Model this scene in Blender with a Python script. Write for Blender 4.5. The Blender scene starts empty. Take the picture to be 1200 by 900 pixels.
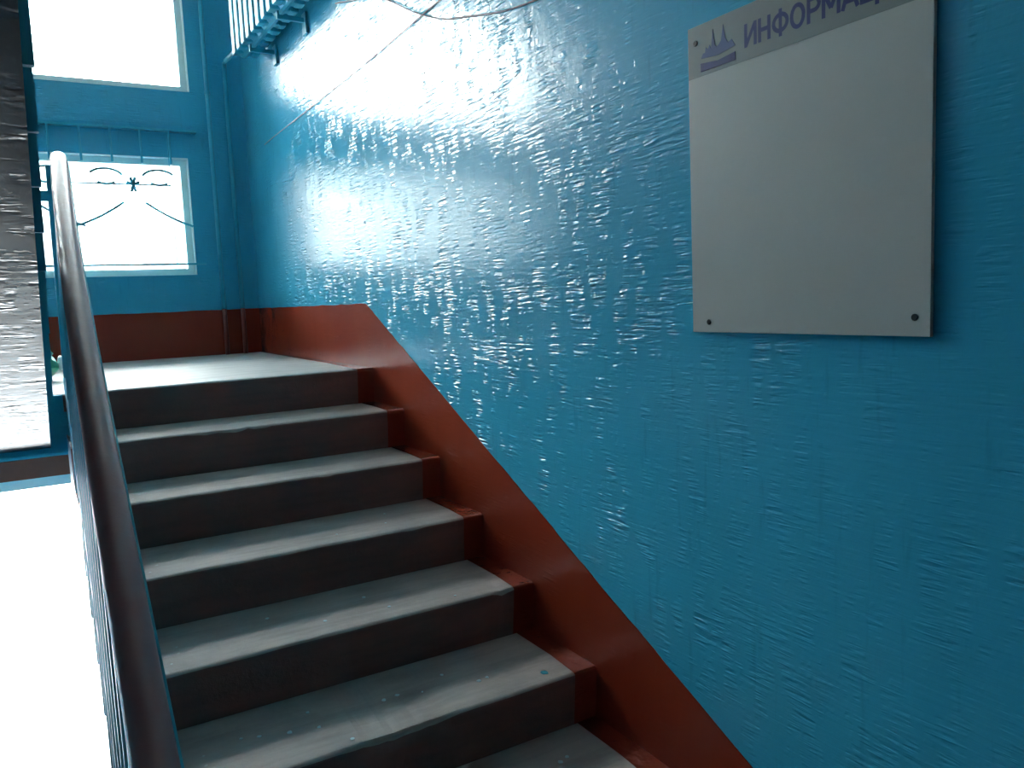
import bpy, bmesh, math, random
from mathutils import Vector, Matrix, noise
random.seed(7)
S = bpy.context.scene
C = S.collection

# ------------------------------------------------------------------ camera
EZ = 1.527                                  # eye height over the lower floor
YAW, PIT, ROL, FPX = 0.53343, -0.10656, -0.04249, 949.43
fwd = Vector((math.sin(YAW)*math.cos(PIT), math.cos(YAW)*math.cos(PIT), math.sin(PIT)))
rgt = Vector((math.cos(YAW), -math.sin(YAW), 0)); upv = rgt.cross(fwd)
r_ = rgt*math.cos(ROL)+upv*math.sin(ROL); u_ = -rgt*math.sin(ROL)+upv*math.cos(ROL)
cd = bpy.data.cameras.new('camera'); cam = bpy.data.objects.new('camera', cd); C.objects.link(cam)
m = Matrix.Identity(4)
for i in range(3):
    m[i][0] = r_[i]; m[i][1] = u_[i]; m[i][2] = -fwd[i]
m[2][3] = EZ
cam.matrix_world = m
cd.sensor_fit = 'HORIZONTAL'; cd.sensor_width = 36; cd.lens = FPX/1200*36
cd.clip_start = .02; cd.clip_end = 500
S.camera = cam

# ------------------------------------------------------------------ sky, exposure
SKY = 12.0
w = bpy.data.worlds.new('overcast_sky'); S.world = w; w.use_nodes = True
nt = w.node_tree; nt.nodes.clear()
o_ = nt.nodes.new('ShaderNodeOutputWorld'); b_ = nt.nodes.new('ShaderNodeBackground')
tc = nt.nodes.new('ShaderNodeTexCoord'); sp = nt.nodes.new('ShaderNodeSeparateXYZ'); cr = nt.nodes.new('ShaderNodeValToRGB')
cr.color_ramp.elements[0].position = 0.0; cr.color_ramp.elements[0].color = (1,1,1,1)
cr.color_ramp.elements[1].position = 1.0; cr.color_ramp.elements[1].color = (.90,.96,1,1)
nt.links.new(tc.outputs['Generated'], sp.inputs[0]); nt.links.new(sp.outputs['Z'], cr.inputs[0])
nt.links.new(cr.outputs[0], b_.inputs['Color']); b_.inputs['Strength'].default_value = SKY
nt.links.new(b_.outputs[0], o_.inputs[0])
S.view_settings.view_transform = 'Standard'; S.view_settings.look = 'None'
S.view_settings.exposure = 1.75; S.view_settings.gamma = 1.0; S.view_settings.use_curve_mapping = False

# ------------------------------------------------------------------ measures (z relative to the eye)
XW = 1.3104; XN = 1.2329; Y0 = 3.4304; Z0 = -.287; T = .3245; R = .155; SL = R/T
HD = .286; YB = 5.443; YD = 3.4748; XL = .085; XUR = .03; XLW = -1.25
NL = 8                                      # risers of the lower flight, landing edge included
FLZ = Z0-NL*R; HALLZ = -2.72; SLABZ = 1.27

# ------------------------------------------------------------------ materials
def new_mat(name):
    m = bpy.data.materials.new(name); m.use_nodes = True
    n = m.node_tree.nodes; b = n['Principled BSDF']
    return m, m.node_tree, b
def mapping(t, scale, loc=(0,0,0)):
    tc = t.nodes.new('ShaderNodeTexCoord'); mp = t.nodes.new('ShaderNodeMapping')
    mp.inputs['Scale'].default_value = scale; mp.inputs['Location'].default_value = loc
    t.links.new(tc.outputs['Object'], mp.inputs['Vector']); return mp.outputs[0]
def noise_n(t, vec, sc=1., det=3, rough=.5, dist=0.):
    n = t.nodes.new('ShaderNodeTexNoise'); n.inputs['Scale'].default_value = sc
    n.inputs['Detail'].default_value = det; n.inputs['Roughness'].default_value = rough
    n.inputs['Distortion'].default_value = dist
    t.links.new(vec, n.inputs['Vector']); return n.outputs['Fac']
def ramp(t, v, stops):
    r = t.nodes.new('ShaderNodeValToRGB'); e = r.color_ramp.elements
    while len(e) < len(stops): e.new(.5)
    for q, (p, c) in zip(e, stops):
        q.position = p; q.color = (c, c, c, 1) if isinstance(c, (int, float)) else (*c, 1)
    t.links.new(v, r.inputs[0]); return r.outputs[0]
def math_n(t, op, a, b=None):
    n = t.nodes.new('ShaderNodeMath'); n.operation = op
    for i, v in enumerate((a, b)):
        if v is None: continue
        if isinstance(v, (int, float)): n.inputs[i].default_value = v
        else: t.links.new(v, n.inputs[i])
    return n.outputs[0]
def mixc(t, f, a, b, mode='MIX'):
    n = t.nodes.new('ShaderNodeMix'); n.data_type = 'RGBA'; n.blend_type = mode
    for i, v in ((0, f), (6, a), (7, b)):
        if isinstance(v, (int, float)): n.inputs[i].default_value = v
        elif isinstance(v, tuple): n.inputs[i].default_value = (*v, 1)
        else: t.links.new(v, n.inputs[i])
    return n.outputs[2]
def bump(t, b, h, dist, strength=1.):
    n = t.nodes.new('ShaderNodeBump'); n.inputs['Distance'].default_value = dist; n.inputs['Strength'].default_value = strength
    t.links.new(h, n.inputs['Height']); t.links.new(n.outputs[0], b.inputs['Normal'])

def painted(name, col, col2, rough=.22, amp=1., ripple=1., spec=.5, runs=1.):
    """old oil paint brushed thickly: clusters of horizontal wrinkles, vertical runs"""
    m, t, b = new_mat(name)
    rip = math_n(t, 'SUBTRACT', noise_n(t, mapping(t, (11,11,105)), 1., 1.5, .5, .5), .5)
    mask = ramp(t, noise_n(t, mapping(t, (21,21,11), (3,1,2)), 1., 2, .6), [(.47, 0), (.70, 1)])
    broad = ramp(t, noise_n(t, mapping(t, (2.5,2.5,2.5), (8,1,2)), 1., 2, .6), [(.35, .35), (.65, 1)])
    orange = noise_n(t, mapping(t, (60,60,60)), 1., 2)
    slow = noise_n(t, mapping(t, (6,6,3), (5,5,5)), 1., 2)
    run = noise_n(t, mapping(t, (34,34,4.5), (9,2,0)), 1., 3, .6)
    runm = ramp(t, run, [(.60, 0), (.74, 1)])
    h = math_n(t, 'MULTIPLY', math_n(t, 'MULTIPLY', math_n(t, 'MULTIPLY', rip, mask), broad), .011*amp*ripple)
    h = math_n(t, 'ADD', h, math_n(t, 'MULTIPLY', rip, .0006*amp*ripple))
    h = math_n(t, 'ADD', h, math_n(t, 'MULTIPLY', orange, .00030*amp))
    h = math_n(t, 'ADD', h, math_n(t, 'MULTIPLY', slow, .0018*amp))
    bump(t, b, h, 1.)
    f = ramp(t, noise_n(t, mapping(t, (3,3,1.2)), 1., 5, .6), [(.35, 0), (.7, 1)])
    c = mixc(t, f, col, col2)
    f2 = math_n(t, 'MULTIPLY', runm, .22*runs)
    c = mixc(t, f2, c, tuple(x*.45 for x in col))
    t.links.new(c, b.inputs['Base Color'])
    rr = math_n(t, 'ADD', math_n(t, 'MULTIPLY', runm, -.04*runs), rough)
    t.links.new(rr, b.inputs['Roughness'])
    b.inputs['Specular IOR Level'].default_value = spec
    return m
BLUE = painted('blue_gloss_paint', (.038,.345,.52), (.046,.385,.57), .215)
RED = painted('red_brown_gloss_paint', (.215,.028,.013), (.25,.038,.016), .26, .5, .5, .33, .15)
RED2 = painted('red_brown_thick_paint', (.24,.034,.016), (.28,.046,.020), .20, 4.0, .3, .6, 0.)
def simple(name, col, rough=.5, spec=.5, metal=0., nz=None, var=None, bumpd=0., bscale=60):
    m, t, b = new_mat(name)
    b.inputs['Base Color'].default_value = (*col, 1); b.inputs['Roughness'].default_value = rough
    b.inputs['Specular IOR Level'].default_value = spec; b.inputs['Metallic'].default_value = metal
    if var:
        f = ramp(t, noise_n(t, mapping(t, nz or (8,8,8)), 1., 5, .6), [(.3, 0), (.7, 1)])
        t.links.new(mixc(t, f, col, var), b.inputs['Base Color'])
    if bumpd:
        bump(t, b, noise_n(t, mapping(t, (bscale,)*3), 1., 4), bumpd)
    return m
PBLUE = simple('blue_metal_paint', (.028,.35,.49), .45, .35, var=(.038,.39,.53), bumpd=.002, bscale=40)
PRED = simple('red_pipe_paint', (.17,.022,.014), .3)
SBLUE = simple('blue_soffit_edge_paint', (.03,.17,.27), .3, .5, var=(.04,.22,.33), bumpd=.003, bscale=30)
FRAME = simple('white_window_paint', (.62,.78,.80), .45, .4, var=(.55,.71,.73), bumpd=.001)
FILLGREY = simple('dull_grey_wall', (.34,.36,.36), .9, .2)
BROWNW = simple('brown_wood_paint', (.13,.055,.04), .45, .4, var=(.10,.04,.03))
PVC = simple('brown_handrail_plastic', (.30,.115,.11), .34, .5, nz=(6,6,6), var=(.33,.18,.17), bumpd=.0015, bscale=25)
CEIL = simple('whitewash', (.74,.74,.72), .85, .2, var=(.66,.67,.65), bumpd=.002)
IRON = simple('dark_metal', (.03,.03,.03), .4, .5, .6)
CABLE = simple('grey_cable', (.18,.22,.24), .5)
BOARD = simple('board_plastic', (.48,.48,.45), .42, .35, nz=(3,3,3), var=(.43,.44,.41))
HEADER = simple('header_print', (.21,.235,.23), .42, .35)
INK = simple('blue_ink', (.018,.028,.14), .45, .3)
INK2 = simple('pale_blue_ink', (.06,.09,.22), .45, .3)
BAG = simple('green_plastic_film', (.05,.42,.24), .3, .5, var=(.10,.52,.34), bumpd=.01, bscale=14)
BAGW = simple('white_plastic_film', (.8,.85,.85), .35, .5, bumpd=.01, bscale=16)
GROUND = simple('snowy_ground', (.60,.62,.63), .9, .2)
RENDERW = simple('grey_render', (.27,.28,.28), .9, .2)

def concrete(name, col, dark, rough, specks=True, bumpd=.002):
    m, t, b = new_mat(name)
    f = ramp(t, noise_n(t, mapping(t, (5,9,9)), 1., 6, .65), [(.32, 0), (.68, 1)])
    c = mixc(t, f, col, dark)
    st = ramp(t, noise_n(t, mapping(t, (2.0,22,22), (2,7,1)), 1., 4, .6), [(.45, 0), (.75, 1)])
    c = mixc(t, math_n(t, 'MULTIPLY', st, .45), c, tuple(x*.5 for x in dark))
    if specks:
        v = t.nodes.new('ShaderNodeTexVoronoi'); v.inputs['Scale'].default_value = 17.
        v.inputs['Randomness'].default_value = 1.; t.links.new(mapping(t, (1,1,1)), v.inputs['Vector'])
        sm = ramp(t, v.outputs['Distance'], [(.055, 1), (.085, 0)])
        gate = ramp(t, noise_n(t, mapping(t, (3,3,3), (4,4,4)), 1., 2), [(.50, 0), (.56, 1)])
        c = mixc(t, math_n(t, 'MULTIPLY', sm, gate), c, (.55,.60,.60))
    t.links.new(c, b.inputs['Base Color'])
    b.inputs['Roughness'].default_value = rough
    bump(t, b, noise_n(t, mapping(t, (45,45,45)), 1., 5, .6), bumpd)
    return m
TREAD = concrete('worn_concrete_tread', (.50,.42,.37), (.36,.30,.265), .55)
RISER = concrete('dirty_riser', (.25,.10,.08), (.17,.085,.07), .6, False)
FLOORM = concrete('landing_concrete', (.46,.46,.44), (.35,.355,.34), .6, False, .001)
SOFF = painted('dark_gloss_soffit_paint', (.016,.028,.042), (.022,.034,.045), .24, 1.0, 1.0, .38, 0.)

def glass():
    m, t, b = new_mat('window_glass'); t.nodes.remove(b)
    o = t.nodes['Material Output']; tr = t.nodes.new('ShaderNodeBsdfTransparent'); gl = t.nodes.new('ShaderNodeBsdfGlossy')
    gl.inputs['Roughness'].default_value = .03; fr = t.nodes.new('ShaderNodeFresnel'); fr.inputs[0].default_value = 1.45
    tr.inputs[0].default_value = (.95,.98,.97,1)
    mx = t.nodes.new('ShaderNodeMixShader'); t.links.new(fr.outputs[0], mx.inputs[0])
    t.links.new(tr.outputs[0], mx.inputs[1]); t.links.new(gl.outputs[0], mx.inputs[2]); t.links.new(mx.outputs[0], o.inputs[0])
    return m
GLASS = glass()

# ------------------------------------------------------------------ builders (z given relative to the eye)
def tag(o, label=None, cat=None, group=None, kind=None):
    for k, v in (('label', label), ('category', cat), ('group', group), ('kind', kind)):
        if v: o[k] = v
    return o
def empty(name, loc, label, cat, group=None, kind=None):
    o = bpy.data.objects.new(name, None); o.empty_display_size = .1
    o.location = (loc[0], loc[1], loc[2]+EZ); C.objects.link(o); return tag(o, label, cat, group, kind)
def world_loc(o):
    v = Vector(o.location)
    while o.parent: o = o.parent; v += Vector(o.location)
    return v
def obj(name, bm, mats, parent=None, smooth=False, loc=None):
    """bm verts in eye-relative world coordinates; the object origin is put at loc (default: bottom centre)"""
    bmesh.ops.recalc_face_normals(bm, faces=bm.faces)
    off = Vector((0,0,0)) if loc is None else Vector(loc)
    for v in bm.verts: v.co -= off
    me = bpy.data.meshes.new(name); bm.to_mesh(me); bm.free()
    for mt in (mats if isinstance(mats, (list, tuple)) else [mats]): me.materials.append(mt)
    if smooth:
        for p in me.polygons: p.use_smooth = True
    o = bpy.data.objects.new(name, me); C.objects.link(o)
    wl = off+Vector((0,0,EZ))
    if parent: o.parent = parent; o.location = wl-world_loc(parent)
    else: o.location = wl
    return o
def box(bm, x0, x1, y0, y1, z0, z1, mi=0, bev=0.):
    v = [bm.verts.new(c) for c in ((x0,y0,z0),(x1,y0,z0),(x1,y1,z0),(x0,y1,z0),(x0,y0,z1),(x1,y0,z1),(x1,y1,z1),(x0,y1,z1))]
    fs = [bm.faces.new([v[i] for i in q]) for q in ((0,3,2,1),(4,5,6,7),(0,1,5,4),(1,2,6,5),(2,3,7,6),(3,0,4,7))]
    for f in fs: f.material_index = mi
    if bev:
        es = {e for f in fs for e in f.edges}
        bmesh.ops.bevel(bm, geom=list(es), offset=bev, segments=2, profile=.6, affect='EDGES')
    return v
def bx(*a, **k):
    bm = bmesh.new(); box(bm, *a, **k); return bm
def prism(bm, pts, axis, a, b, mi=0):
    """polygon pts in the two other axes, extruded along axis from a to b"""
    def P(p, t): return {'x': (t,p[0],p[1]), 'y': (p[0],t,p[1]), 'z': (p[0],p[1],t)}[axis]
    A = [bm.verts.new(P(p, a)) for p in pts]; B = [bm.verts.new(P(p, b)) for p in pts]
    n = len(pts); fs = [bm.faces.new(A), bm.faces.new(B[::-1])]
    for i in range(n): fs.append(bm.faces.new((A[i], A[(i+1)%n], B[(i+1)%n], B[i])))
    for f in fs: f.material_index = mi
    return fs
def sweep(bm, path, prof, up=Vector((0,0,1)), cap=True):
    """sweep closed 2-D profile (side, up) along path"""
    path = [Vector(p) for p in path]; rings = []
    for i, p in enumerate(path):
        d = (path[min(i+1, len(path)-1)]-path[max(i-1, 0)]).normalized()
        s = d.cross(up)
        if s.length < 1e-4: s = Vector((1,0,0))
        s.normalize(); u = s.cross(d).normalized()
        rings.append([bm.verts.new(p+s*a+u*b) for a, b in prof])
    n = len(prof)
    for a, b in zip(rings, rings[1:]):
        for i in range(n): bm.faces.new((a[i], a[(i+1)%n], b[(i+1)%n], b[i]))
    if cap: bm.faces.new(rings[0]); bm.faces.new(rings[-1][::-1])
def circ(r, n=8): return [(r*math.cos(2*math.pi*i/n), r*math.sin(2*math.pi*i/n)) for i in range(n)]
def tube(bm, path, r, n=8, up=Vector((0,0,1))): sweep(bm, path, circ(r, n), up)
def struct(name, bm, mats, label=None, parent=None, smooth=False):
    o = obj(name, bm, mats, parent, smooth)
    if not parent: tag(o, label, None, None, 'structure')
    return o

# ------------------------------------------------------------------ outside
tag(struct('ground', bx(-40,40,YB+.35,60,HALLZ-.3,HALLZ-.12), GROUND), 'pale snowy ground outside the entrance', 'ground')

ap = empty('added_apartment_block', (6, YB+22, HALLZ-.12), 'unseen grey apartment block, added to dim the reflection of the lower window', 'building')  # made-up block, put in to darken the horizon and soften the window reflection
obj('facade', bx(-26, 34, YB+22, YB+34, HALLZ-.12, 5.3), RENDERW, ap)
PANE = simple('dark_window_glass', (.05,.06,.07), .1)
src = None
for fz in (-1.6, 1.3):
    for k in range(15):
        x = -24+4*k
        if src is None: src = obj('window', bx(x-.8, x+.8, YB+21.96, YB+22.05, fz, fz+1.5), PANE, ap, loc=(x, YB+22, fz)); s0 = (x, fz)
        else:
            c = src.copy(); C.objects.link(c); c.parent = ap; c.location = src.location+Vector((x-s0[0], 0, fz-s0[1]))

# ------------------------------------------------------------------ walls
def wall_with_holes(bm, x0, x1, z0, z1, ya, yb, holes):
    xs = sorted({x0, x1, *[h[0] for h in holes], *[h[1] for h in holes]}); zs = sorted({z0, z1, *[h[2] for h in holes], *[h[3] for h in holes]})
    solid = {}
    for i in range(len(xs)-1):
        for j in range(len(zs)-1):
            cx, cz = (xs[i]+xs[i+1])/2, (zs[j]+zs[j+1])/2
            solid[i, j] = not any(h[0] < cx < h[1] and h[2] < cz < h[3] for h in holes)
    cache = {}
    def V(x, y, z):
        k = (round(x,5), y, round(z,5))
        if k not in cache: cache[k] = bm.verts.new((x, y, z))
        return cache[k]
    for (i, j), s in solid.items():
        if not s: continue
        a, b, c, d = xs[i], xs[i+1], zs[j], zs[j+1]
        for y in (ya, yb): bm.faces.new((V(a,y,c), V(b,y,c), V(b,y,d), V(a,y,d)))
        for di, dj, q in ((-1,0,((a,c),(a,d))), (1,0,((b,c),(b,d))), (0,-1,((a,c),(b,c))), (0,1,((a,d),(b,d)))):
            if not solid.get((i+di, j+dj), False):
                (p, r), (s2, t2) = q
                bm.faces.new((V(p,ya,r), V(s2,ya,t2), V(s2,yb,t2), V(p,yb,r)))
WIN = [(-.92, .944, .225, .943), (-.92, .985, 1.345, 2.15)]
DOORH = (-1.15, .42, HALLZ, -.93)
bm = bmesh.new(); wall_with_holes(bm, XLW-.2, XW+.2, HALLZ, 2.6, YB, YB+.30, WIN+[DOORH])
struct('wall_back', bm, BLUE)
struct('wall_right', bx(XW, XW+.2, -2.6, YB, HALLZ, 2.6), BLUE)
struct('wall_left', bx(XLW-.2, XLW, -2.6, YB, HALLZ, .9), BLUE)
struct('wall_left', bx(XLW-.2, XLW, -2.6, YB, .9, 2.6), CEIL)  # unseen upper part, made pale to bounce window light onto the back wall
struct('wall_front', bx(XLW-.2, XW+.2, -2.8, -2.6, HALLZ, 2.6), FILLGREY)  # out of view; its grey is chosen for the fill on risers and board
# floors and slabs
struct('floor', bx(XLW, XW, -2.6, Y0-(NL-1)*T-.02, FLZ-.2, FLZ), FLOORM)
struct('floor.001', bx(XLW, XW, -2.6, YB+.32, HALLZ-.12, HALLZ), FLOORM)
# landing slab and its front beam
bm = bmesh.new()
box(bm, XLW, XW, Y0+.024, YB, Z0-.16, Z0-.001)
struct('floor.002', bm, FLOORM)
bm = bmesh.new(); box(bm, XLW, XW, Y0+.035, Y0+.30, -.505, Z0-.16)
box(bm, XLW, XL+.02, Y0+.006, Y0+.036, -.505, Z0-.004)
struct('trim_1', bm, PBLUE)
# ceilings: storey slab above the camera, soffit of the next flight up, next landing
struct('ceiling', bx(XLW, XW, -2.6, .51, SLABZ-.22, SLABZ), CEIL)
bm = bmesh.new(); prism(bm, [(.51, SLABZ-.22), (.51, SLABZ), (Y0, 2.5), (YB, 2.5), (YB, 2.3), (Y0, 2.3)], 'x', .09, XW)
struct('ceiling.001', bm, CEIL)
struct('ceiling.002', bx(XLW, .09, Y0, YB, 2.3, 2.5), CEIL)
struct('ceiling.003', bx(XLW-.2, XW+.2, -2.8, YB+.3, 2.6, 2.7), CEIL)

# ------------------------------------------------------------------ red dado band (trim)
def wavy(y, s=0): return .0035*noise.noise(Vector((y*6.0, s, 0)))+.0018*noise.noise(Vector((y*30.0, s+5, 0)))
bm = bmesh.new()
ys = [YB-.002-(YB-.002-YD)*i/40 for i in range(41)]
top = [(y, Z0+HD+wavy(y)) for y in ys]
n2 = 90; yend = .55
for i in range(1, n2+1):
    y = YD-(YD-yend)*i/n2; top.append((y, Z0+HD-(YD-y)*SL+wavy(y, 3)*1.6))
def low(y):
    if y >= Y0+.06: return Z0-.01
    return max(Z0-(Y0-y)*SL-R-.15, FLZ-.01)
A = []; 
for (y, z) in top:
    A.append((bm.verts.new((XW-.0022, y, z)), bm.verts.new((XW-.0022, y, low(y))), bm.verts.new((XW+.001, y, z-.001)), bm.verts.new((XW+.001, y, low(y)))))
for a, b in zip(A, A[1:]):
    bm.faces.new((a[0], a[1], b[1], b[0])); bm.faces.new((a[0], b[0], b[2], a[2]))
struct('baseboard_right', bm, RED)
bm = bmesh.new(); A = []
for i in range(61):
    x = XLW+.002+(XW-XLW-.004)*i/60; A.append((bm.verts.new((x, YB-.0022, Z0+HD+wavy(x, 9))), bm.verts.new((x, YB-.0022, Z0-.01)), bm.verts.new((x, YB+.001, Z0+HD+wavy(x, 9)))))
for a, b in zip(A, A[1:]):
    bm.faces.new((a[0], a[1], b[1], b[0])); bm.faces.new((a[0], b[0], b[2], a[2]))
struct('baseboard_back', bm, RED)
# red strip painted along the landing's edge
bm = bmesh.new(); prism(bm, [(XW-.001, Y0-.001), (XN, Y0-.001), (XN+.035, Y0+.55), (XW-.03, Y0+1.2), (XW-.012, YB-.01), (XW-.001, YB-.01)], 'z', Z0-.002, Z0+.0012)
struct('trim_2', bm, RED)

# ------------------------------------------------------------------ windows
def window(name, x0, x1, z0, z1, n, muntins):
    y = YB+.05; f = .042
    fr = bmesh.new()
    box(fr, x0, x1, y, y+.07, z0, z0+f, bev=.003); box(fr, x0, x1, y, y+.07, z1-f, z1, bev=.003)
    box(fr, x0, x0+f, y, y+.07, z0+f, z1-f); box(fr, x1-f, x1, y, y+.07, z0+f, z1-f)
    o = struct(name, fr, FRAME)
    for mx in muntins: obj('mullion', bx(mx-.025, mx+.025, y+.005, y+.065, z0+f-.002, z1-f+.002), FRAME, o)
    e = [x0+f]+[v for mx in muntins for v in (mx-.025, mx+.025)]+[x1-f]
    for a, b in zip(e[::2], e[1::2]): obj('pane', bx(a-.004, b+.004, y+.034, y+.038, z0+f-.004, z1-f+.004), GLASS, o)
    # painted reveal lining, as on the photo a pale band round the opening
    lin = bmesh.new(); k = .004
    box(lin, x0, x1, YB-.003, y, z0-.0, z0+k); box(lin, x0, x1, YB-.003, y, z1-k, z1)
    box(lin, x0, x0+k, YB-.003, y, z0+k, z1-k); box(lin, x1-k, x1, YB-.003, y, z0+k, z1-k)
    obj('reveal', lin, FRAME, o)
window('window_1', *WIN[0], 1, [-.25])
window('window_2', *WIN[1], 1, [-.25])

# entrance doorway under the landing: brown head beam, pale frame, open leaf
x0, x1, z0, z1 = DOORH
bm = bmesh.new(); box(bm, x0-.06, x1+.06, YB-.03, YB-.002, z1, z1+.115, bev=.004)
box(bm, x0-.09, x0, YB-.03, YB-.002, z0, z1); box(bm, x1, x1+.09, YB-.03, YB-.002, z0, z1)
struct('door_1', bm, BROWNW)
d = bpy.data.objects['door_1']
bm = bmesh.new(); box(bm, x0, x1, YB+.02, YB+.09, z1-.065, z1); box(bm, x0, x0+.05, YB+.02, YB+.09, z0, z1-.065); box(bm, x1-.05, x1, YB+.02, YB+.09, z0, z1-.065)
obj('door_frame', bm, FRAME, d)
leaf = obj('door_leaf', bx(x0+.05, x0+.09, YB+.09, YB+.85, z0+.01, z1-.08), BROWNW, d)
bm = bmesh.new(); tube(bm, [(x0+.092, YB+.76, -1.75), (x0+.13, YB+.76, -1.75), (x0+.13, YB+.76, -1.6), (x0+.092, YB+.76, -1.6)], .008, 8, Vector((0,1,0)))
obj('door_handle', bm, IRON, leaf)

# ------------------------------------------------------------------ lower flight
def nose_profile(dz=0):
    return [(.014,-R-.004), (.004,-.05), (0,-.013), (.002,-.006), (.006,-.0015), (.014,0), (T+.012,0)]
def make_step(i, x0, x1, yb, zb, chips, parent, red=True, sgn=1):
    """triangular concrete step, nosing at (yb, zb), rounded and chipped"""
    bm = bmesh.new(); prof = nose_profile(); nx = 56; rows = []
    for k in range(nx+1):
        x = x0+(x1-x0)*k/nx; row = []
        for q, (a, z) in enumerate(prof):
            dy = dz = 0
            if 1 <= q <= 5:
                w_ = {1:.3, 2:1, 3:1.2, 4:1, 5:.5}[q]
                wr = .0035*noise.noise(Vector((x*7, i*3.1, 0)))
                ch = 0
                for (cx, cw, cd_) in chips:
                    t = abs(x-cx)/cw
                    if t < 1: ch += cd_*(1-t**2)*(.6+.8*abs(noise.noise(Vector((x*28, i*5.0, 2)))))
                dy = (wr+ch*1.2)*w_; dz = -(abs(wr)*.5+ch*1.1)*w_*(1 if q > 1 else .2)
            row.append(bm.verts.new((x, yb+sgn*(a+dy), zb+z+dz)))
        rows.append(row)
    for a, b in zip(rows, rows[1:]):
        for q in range(len(prof)-1):
            f = bm.faces.new((a[q], a[q+1], b[q+1], b[q])); f.material_index = 0 if q >= 3 else 1
            f.smooth = 1 <= q <= 4
        f = bm.faces.new((a[-1], a[0], b[0], b[-1])); f.material_index = 1
    f = bm.faces.new(rows[0]); f.material_index = 2
    f = bm.faces.new(rows[-1][::-1]); f.material_index = 2
    o = obj('step', bm, [TREAD, RISER, SBLUE], parent, loc=((x0+x1)/2, yb+sgn*.15, zb-R))
    if red:
        b2 = bmesh.new(); rws = []
        for k in range(9):
            x = XN+(XW-.002-XN)*k/8; row = []
            for q, (a, z) in enumerate(prof):
                sk = -.022*(a/T) if k == 0 else 0
                e = .0016
                jit = .004*noise.noise(Vector((a*40, z*60+i*4, k))) if k == 0 else 0
                row.append(b2.verts.new((x+jit-sk*0+(.02*(a/T) if k == 0 else 0), yb+sgn*a-e*(1 if q < 4 else 0), zb+z+(e if q > 2 else 0))))
            rws.append(row)
        for a, b in zip(rws, rws[1:]):
            for q in range(len(prof)-1): b2.faces.new((a[q], a[q+1], b[q+1], b[q]))
        obj('paint_strip', b2, RED2, o)
    return o
fl = empty('stair_flight', ((XL+XW)/2, Y0-(NL-1)*T, FLZ), 'worn grey concrete steps rising to the landing, with red painted right ends', 'stairs')
CH = {0: [], 1: [(.62,.05,.012), (.53,.07,.008), (.72,.04,.007)], 2: [(.86,.03,.005)], 3: [(1.05,.04,.006)], 4: [(1.20,.035,.014)],
      5: [(.80,.06,.022), (.70,.08,.026), (.60,.06,.012)], 6: [(.9,.05,.010)], 7: []}
for i in range(NL):
    yb, zb = Y0-i*T, Z0-i*R
    if i == 0:
        # landing edge: a short nosed block
        s = make_step(i, XL, XW-.001, yb, zb, CH[i], fl)
        s.data.materials[0] = FLOORM
        # the landing surface continues the nosing, so trim the block to 3 cm
        for v in s.data.vertices:
            if v.co.y > -.1: v.co.y = -.15+.03
        ps = s.children[0]
        for v in ps.data.vertices:
            if v.co.y+ps.location.y+s.location.y+fl.location.y > Y0+.03: v.co.y = Y0+.03-(ps.location.y+s.location.y+fl.location.y)
    else: make_step(i, XL, XW-.001, yb, zb, CH[i], fl)
bm = bmesh.new()
yt, zt = Y0+.02, Z0-R; yb_, zb_ = Y0-(NL-1)*T+.01, Z0-NL*R
prism(bm, [(yt+.03, zt-.006), (yt+.03, zt-.18), (yb_, zb_-.19), (yb_, zb_-.02)], 'x', XL+.001, XW-.002)
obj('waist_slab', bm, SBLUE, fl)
# fallen paint flakes and chips seen on the treads
def flake(x, y, z, r, mat, nm, lab, cat, grp=None):
    bm = bmesh.new(); n = 7
    v = [bm.verts.new((x+r*(.7+.5*random.random())*math.cos(a*6.283/n), y+r*(.7+.5*random.random())*math.sin(a*6.283/n), z+.0004)) for a in range(n)]
    f = bm.faces.new(v); g = bmesh.ops.extrude_face_region(bm, geom=[f])
    for q in g['geom']:
        if isinstance(q, bmesh.types.BMVert): q.co.z += .0016
    return tag(obj(nm, bm, mat, loc=(x, y, z)), lab, cat, grp)
flake(1.165, Y0-5*T+.055, Z0-5*R, .013, PBLUE, 'paint_chip', 'small turquoise paint chip on the fifth step below the landing beside red strip', 'paint chip')
rnd = random.Random(3); w_ord = {3: 'third', 4: 'fourth', 5: 'fifth', 6: 'sixth'}
for i, n in ((5, 12), (4, 5), (6, 4), (3, 3)):
    for k in range(n):
        flake(.35+rnd.random()*.80, Y0-i*T+.03+rnd.random()*.2, Z0-i*R, .0032+.0045*rnd.random(), FRAME, 'plaster_crumb', 'tiny white crumb of plaster on the %s step below the landing' % w_ord[i], 'crumb', 'white crumbs on the %s step below the landing' % w_ord[i])

# ------------------------------------------------------------------ upper flight (its glossy soffit fills the left edge)
uf = empty('stair_flight', ((XLW+XUR)/2, Y0, Z0), 'upper flight seen from below with dark glossy wrinkled soffit at left edge', 'stairs')
NU = 10
bm = bmesh.new(); ye = Y0-(NU-1)*T
prism(bm, [(Y0+.02, -.49), (ye-.02, -.49+(Y0-ye+.02)*SL), (ye-.02, -.49+(Y0-ye+.02)*SL+.17), (Y0+.02, -.32)], 'x', XLW+.002, XUR)
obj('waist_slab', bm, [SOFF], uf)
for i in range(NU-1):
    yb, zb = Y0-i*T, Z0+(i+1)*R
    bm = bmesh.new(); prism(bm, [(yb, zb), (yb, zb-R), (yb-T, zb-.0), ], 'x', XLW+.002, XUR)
    o = obj('step', bm, SBLUE, uf, loc=((XLW+XUR)/2, yb, zb-R))

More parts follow.
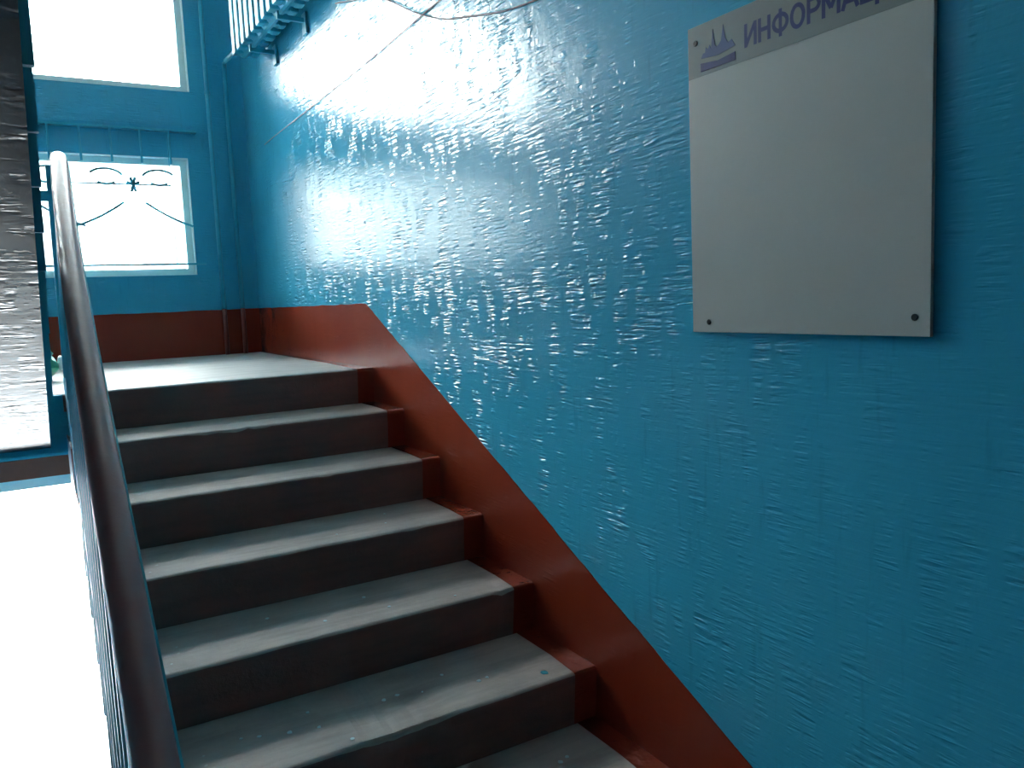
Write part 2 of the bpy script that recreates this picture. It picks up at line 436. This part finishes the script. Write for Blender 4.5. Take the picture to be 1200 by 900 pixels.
# ------------------------------------------------------------------ railing of the lower flight
H = .86
def rail_pt(y):
    # centre line: drifts outwards towards the landing
    pts = [(.8,.083),(1.06,.086),(1.5,.093),(2.13,.104),(2.6,.116),(3.1,.134),(3.44,.150),(3.7,.156)]
    for (a, xa), (b, xb) in zip(pts, pts[1:]):
        if a <= y <= b: x = xa+(xb-xa)*(y-a)/(b-a); break
    else: x = pts[0][1] if y < pts[0][0] else pts[-1][1]
    return Vector((x, y, Z0+H-(Y0-y)*SL))
rl = empty('stair_railing', (.1, 1.3, FLZ), 'blue steel railing with brown plastic handrail running down between the flights', 'railing')
path = [rail_pt(.35+.12*k) for k in range(int((3.40-.35)/.12)+1)]
y = path[-1].y; e = rail_pt(3.42)
path += [e, e+Vector((.001,.04,.014)), e+Vector((.002,.09,.020)), e+Vector((.003,.14,.021))]
prof = [(-.027,-.016), (-.028,-.002), (-.024,.010), (-.013,.018), (0,.021), (.013,.018), (.024,.010), (.028,-.002), (.027,-.016), (.016,-.017), (-.016,-.017)]
bm = bmesh.new(); sweep(bm, path, prof)
for f in bm.faces: f.smooth = len(f.verts) == 4
hr = obj('handrail', bm, PVC, rl)
bm = bmesh.new(); sweep(bm, [p+Vector((.004,0,-.022)) for p in path[:-1]], [(-.023,-.003), (-.023,.005), (.029,.005), (.029,-.003)])
obj('top_bar', bm, PBLUE, rl)
def bar(name, parent, a, b, s=.007, mat=PBLUE):
    bm = bmesh.new(); sweep(bm, [a, b], [(-s,-s), (s,-s), (s,s), (-s,s)], Vector((0,1,0)))
    return obj(name, bm, mat, parent)
def XB(y): return .072+.025*(y-1)/2.4
for k in range(19):
    yy = Y0-.02-.1622*k
    if yy < .55: break
    p = rail_pt(yy); zb = Z0-(Y0-yy)*SL-.19
    bar('baluster', rl, (XB(yy), yy, zb), (p.x-.018, yy, p.z-.024), .0085)
# bent lower bar along the flight side
bm = bmesh.new(); sweep(bm, [(XB(Y0), Y0-.04, Z0-.02*SL+.06), (XB(.5), .5, Z0+.06-(Y0-.5)*SL)], [(-.006,-.014), (.006,-.014), (.006,.014), (-.006,.014)])
obj('lower_bar', bm, PBLUE, rl)
bm = bmesh.new(); sweep(bm, [(.112, Y0+.01, -.49), (.124, Y0+.01, rail_pt(3.42).z-.02)], [(-.02,-.014), (.02,-.014), (.02,.014), (-.02,.014)], Vector((0,1,0)))
obj('newel_post', bm, PBLUE, rl)
# white bar linking the two railings at the landing
obj('link_bar', bx(.038, .118, Y0-.01, Y0+.012, .418, .455, bev=.003), PBLUE, rl)

ur = empty('stair_railing', (.05, Y0, Z0), 'blue steel railing of the upper flight beside the dark soffit', 'railing')
for k in range(16):
    yy = Y0-.03-.1622*k
    zz = Z0+(Y0-yy)*SL
    bar('baluster', ur, (XUR+.010, yy, zz-.16), (XUR+.012, yy, zz+.93), .009)
bm = bmesh.new(); sweep(bm, [(XUR+.012, Y0+.04, Z0+.94), (XUR+.012, ye+.1, Z0+.94+(Y0-ye-.1)*SL)], prof)
obj('handrail', bm, PVC, ur)
bm = bmesh.new(); sweep(bm, [(XUR+.012, Y0-.01, Z0+.02), (XUR+.012, ye+.1, Z0+.03+(Y0-ye-.1)*SL)], [(-.006,-.014), (.006,-.014), (.006,.014), (-.006,.014)])
obj('lower_bar', bm, PBLUE, ur)

# ------------------------------------------------------------------ window grille in front of the lower window
gr = empty('window_grille', (.1, YB-.03, .28), 'thin blue iron grille with scrolls in front of the lower window', 'grille')
gy = YB-.045
def rod(name, pts, r, n=6): 
    bm = bmesh.new(); tube(bm, pts, r, n, Vector((0,1,0))); return obj(name, bm, PBLUE, gr)
obj('rail_bar', bx(-1.0, .998, gy-.006, YB-.001, 1.092, 1.104), PBLUE, gr)
obj('rail_bar', bx(-1.0, .996, gy-.008, gy+.008, .285, .296), PBLUE, gr)
for k in range(12): rod('rod', [(-.945+.162*k, gy, .895), (-.945+.162*k, gy, 1.095)], .0065)
rod('rail_bar', [(-.9, gy-.004, .768), (.825, gy-.004, .766)], .0045)
for x in (.825, -.9): rod('upright', [(x, gy-.003, .29), (x, gy-.003, 1.095)], .002)
def arc(cx, cz, rx, rz, a0, a1, n=12): return [(cx+rx*math.cos(math.radians(a0+(a1-a0)*i/n)), gy-.008, cz+rz*math.sin(math.radians(a0+(a1-a0)*i/n))) for i in range(n+1)]
for cx in (.614, .02, -.57):
    for s in (-1, 1):
        rod('scroll', arc(cx+s*.145, .80, .095, .055, 150 if s < 0 else 30, 20 if s < 0 else 160), .007)
        rod('scroll', arc(cx+s*.145, .80, .06, .035, 220, 320), .007)
        rod('scroll', [(cx+s*.06+s*t*.26, gy-.008, .66-.19*t+.05*t*t) for t in (.0,.2,.4,.6,.8,1)], .007)
    bm = bmesh.new()
    for a in (20, 70, 110, 160, 250, 290): 
        c, s = math.cos(math.radians(a)), math.sin(math.radians(a))
        sweep(bm, [(cx, gy-.008, .765), (cx+.038*c, gy-.008, .765+.045*s)], circ(.009, 5), Vector((0,1,0)))
    obj('rosette', bm, PBLUE, gr)

# ------------------------------------------------------------------ heating pipes and radiator
def vpipe(x, ztop, name, lab, extra=None):
    e = empty(name, (x, YB-.05, Z0), lab, 'pipe', None)
    bm = bmesh.new(); tube(bm, [(x, YB-.04, Z0+HD-.005), (x, YB-.04, ztop)]+(extra or []), .0135, 12, Vector((0,1,0)))
    for f in bm.faces: f.smooth = len(f.verts) == 4
    obj('pipe_run', bm, PBLUE, e)
    bm = bmesh.new(); tube(bm, [(x, YB-.04, Z0-.002), (x, YB-.04, Z0+HD+.004)], .0142, 12, Vector((0,1,0)))
    for f in bm.faces: f.smooth = len(f.verts) == 4
    obj('painted_foot', bm, PRED, e); return e
p1 = vpipe(1.083, 2.3, 'heating_pipe', 'blue vertical heating pipe with small coupling nearest the windows')
bm = bmesh.new(); tube(bm, [(1.083, YB-.04, 1.33), (1.083, YB-.04, 1.352)], .0175, 8, Vector((0,1,0))); obj('coupling', bm, PBLUE, p1)
p2 = vpipe(1.197, 1.47, 'heating_pipe', 'blue heating pipe in the corner bending out to the radiator', [(1.197, YB-.045, 1.50), (1.192, YB-.075, 1.518), (1.19, YB-.13, 1.522), (1.19, 4.93, 1.50)])
XF = 1.125
rad = empty('radiator', (1.19, 4.4, 1.47), 'blue ribbed cast iron radiator hung high on the right wall near the corner', 'radiator')
sec = None
for k in range(10):
    yc = 4.87-.108*k-.05
    if sec is None:
        bm = bmesh.new()
        # section: two vertical columns front and back with rounded bottom and top headers
        for xa, xb in ((XF, XF+.045), (XF+.10, XF+.145)):
            box(bm, xa, xb, yc-.034, yc+.034, 1.42, 1.98, bev=.012)
        box(bm, XF+.02, XF+.125, yc-.012, yc+.012, 1.45, 1.95, bev=.004)
        for zc in (1.45, 1.95):
            tube(bm, [(XF+.07, yc-.054, zc), (XF+.07, yc+.054, zc)], .030, 12)
            box(bm, XF+.01, XF+.135, yc-.03, yc+.03, zc-.026, zc+.026, bev=.012)
        sec = obj('rib', bm, PBLUE, rad, loc=(XF+.07, yc, 1.42))
    else:
        c = sec.copy(); C.objects.link(c); c.parent = rad; c.location = (sec.location.x, sec.location.y-.108*k, sec.location.z)
for yb in (4.62, 4.06):
    bm = bmesh.new(); box(bm, XF+.04, XW-.004, yb-.008, yb+.008, 1.385, 1.405); box(bm, XF+.04, XF+.05, yb-.008, yb+.008, 1.40, 1.425); box(bm, XW-.014, XW-.002, yb-.03, yb+.03, 1.33, 1.43)
    obj('bracket', bm, PBLUE, rad)
bm = bmesh.new(); tube(bm, [(XF+.07, 4.93, 1.50), (XF+.07, 4.865, 1.46)], .016, 10)
obj('inlet', bm, PBLUE, rad)

# ------------------------------------------------------------------ cables on the right wall
def cable(pts, r, lab):
    path = []
    P = [Vector(p) for p in pts]; P = [P[0]]+P+[P[-1]]
    for i in range(1, len(P)-2):
        for k in range(8):
            t = k/8; a, b, c, d = P[i-1:i+3]
            path.append(.5*((2*b)+(-a+c)*t+(2*a-5*b+4*c-d)*t*t+(-a+3*b-3*c+d)*t**3))
    path.append(P[-2])
    bm = bmesh.new(); tube(bm, path, r, 6)
    return tag(obj('cable', bm, CABLE, loc=tuple(path[0])), lab, 'cable')
xw = XW-.004
cable([(xw,4.99,.966),(xw,4.77,.973),(xw,3.9,.985),(xw,3.2,.998),(xw,2.585,1.019),(xw,1.6,1.05),(xw,.6,1.07)], .0022, 'straight thin cable slanting up across the shiny blue wall from the corner')
cable([(xw-.007,3.6,1.33),(xw-.007,3.3,1.25),(xw-.007,3.037,1.164),(xw-.007,2.775,1.035),(xw,2.58,.955),(xw,2.39,.905),(xw,2.17,.853),(xw,1.979,.826),(xw,1.7,.80),(xw,1.2,.78)], .0026, 'sagging dark cable on the blue wall at the top of the picture')

# ------------------------------------------------------------------ information board
XBd = XW-.012
bd = empty('information_board', (XBd, 1.095, -.0958), 'blank white information board with grey header and blue lettering screwed to wall', 'notice board')
ya, yb, za, zb, zh = .8116, 1.3772, -.0958, .5656, .4571
obj('panel', bx(XBd, XW-.003, ya, yb, za, zb, bev=.0012), BOARD, bd)
hd = obj('header', bx(XBd-.0006, XBd+.0002, ya+.001, yb-.001, zh, zb-.001), HEADER, bd)
def ell(cx, cy, rx, ry, a0=0, a1=360, n=20): return [(cx+rx*math.cos(math.radians(a0+(a1-a0)*k/n)), cy+ry*math.sin(math.radians(a0+(a1-a0)*k/n))) for k in range(n+1)]
GL = {'И': [[(.1,0),(.1,1)], [(.58,0),(.58,1)], [(.12,.08),(.56,.92)]],
      'Н': [[(.1,0),(.1,1)], [(.56,0),(.56,1)], [(.1,.5),(.56,.5)]],
      'Ф': [[(.42,-.06),(.42,1.06)], ell(.42,.5,.32,.33)],
      'О': [ell(.37,.5,.27,.43)],
      'Р': [[(.1,0),(.1,1)], [(.1,.93),(.34,.93)]+ell(.34,.70,.21,.23,90,-90,10)+[(.1,.47)]],
      'М': [[(.1,0),(.1,1)], [(.72,0),(.72,1)], [(.12,.95),(.41,.3)], [(.70,.95),(.41,.3)]],
      'А': [[(.04,0),(.34,1)], [(.64,0),(.34,1)], [(.15,.3),(.53,.3)]],
      'Ц': [[(.1,0),(.1,1)], [(.54,0),(.54,1)], [(.04,.07),(.70,.07)], [(.67,.07),(.67,-.2)]],
      'Я': [[(.56,0),(.56,1)], [(.56,.93),(.34,.93)]+ell(.34,.72,.21,.21,90,270,10)+[(.56,.51)], [(.36,.5),(.08,0)]]}
WID = {'И':.70, 'Н':.68, 'Ф':.84, 'О':.76, 'Р':.64, 'М':.84, 'А':.70, 'Ц':.74, 'Я':.66}
word = 'ИНФОРМАЦИЯ'; unit = .375/sum(WID[c] for c in word); caph = .046; pen = 0; lay = 0
bm = bmesh.new()
for c in word:
    for st in GL[c]:
        P = [Vector((0, 1.215-(pen+x)*unit, .482+yv*caph)) for x, yv in st]
        for a, b in zip(P, P[1:]):
            d = (b-a).normalized(); n = Vector((0, -d.z, d.y))*.0040; e = d*(.0006 if len(P) > 2 else 0); lay = (lay+1) % 7
            q = Vector((XBd-.0008-.00004*lay, 0, 0)); bm.faces.new([bm.verts.new(q+v) for v in (a-e-n, b+e-n, b+e+n, a-e+n)])
    pen += WID[c]
obj('lettering', bm, INK, bd)
# emblem: skyline of towers over a banner
def flat(name, polys, mat):
    bm = bmesh.new()
    for p in polys: prism(bm, p, 'x', XBd-.0016, XBd-.0005)
    return obj(name, bm, mat, bd)
def yy(u): return 1.336-.098*u
def zz(v): return .466+.080*v
sky = [[(0,.34),(.06,.46),(.12,.46),(.14,.60),(.20,.52),(.26,.62),(.30,.50),(.36,.98),(.42,.56),(.48,.50),(.54,.55),(.60,.62),(.66,1.0),(.72,.64),(.80,.50),(.90,.55),(.97,.42),(1,.36),(.5,.28)]]
flat('emblem', [[(yy(u), zz(v)) for u, v in p] for p in sky], INK2)
flat('emblem', [[(yy(u), zz(v)) for u, v in [(-.02,.0),(1.0,.0),(1.0,.21),(.5,.15),(-.02,.22)]]], INK)
for (y, z) in ((1.326,-.073),(.839,-.063),(1.353,.53),(.836,.53)):
    bm = bmesh.new(); r = .0062
    prism(bm, [(y+r*math.cos(a*math.pi/6), z+r*math.sin(a*math.pi/6)) for a in range(12)], 'x', XBd-.0028, XBd-.0002)
    bmesh.ops.bevel(bm, geom=[e for e in bm.edges if abs(e.verts[0].co.x-e.verts[1].co.x) < 1e-6 and e.verts[0].co.x < XBd-.002], offset=.001, segments=1, affect='EDGES')
    obj('screw', bm, IRON, bd)

# ------------------------------------------------------------------ plastic bag on the landing
bag = empty('plastic_bag', (.03, 4.2, Z0), 'crumpled green plastic bag standing on the landing behind the railing', 'bag')
def blob(cx, cy, cz, rx, ry, rz, seed, amp=.25, sub=4):
    bm = bmesh.new(); bmesh.ops.create_icosphere(bm, subdivisions=sub, radius=1)
    for v in bm.verts:
        p = v.co.copy(); k = 1+amp*noise.noise(p*1.7+Vector((seed,0,0)))+amp*.5*noise.noise(p*4.5+Vector((0,seed,0)))
        v.co = Vector((cx+p.x*rx*k, cy+p.y*ry*k, cz+max(p.z*rz*k, -rz*.92)))
        
    for f in bm.faces: f.smooth = True
    return bm
obj('bag_body', blob(.010,4.2,Z0+.066,.088,.08,.068,2.,.12), BAG, bag)
obj('bag_neck', blob(.025,4.2,Z0+.125,.058,.05,.026,6.,.15), BAG, bag)
obj('paper_wrap', blob(.113,4.21,Z0+.075,.016,.03,.036,9.,.15), BAGW, bag)
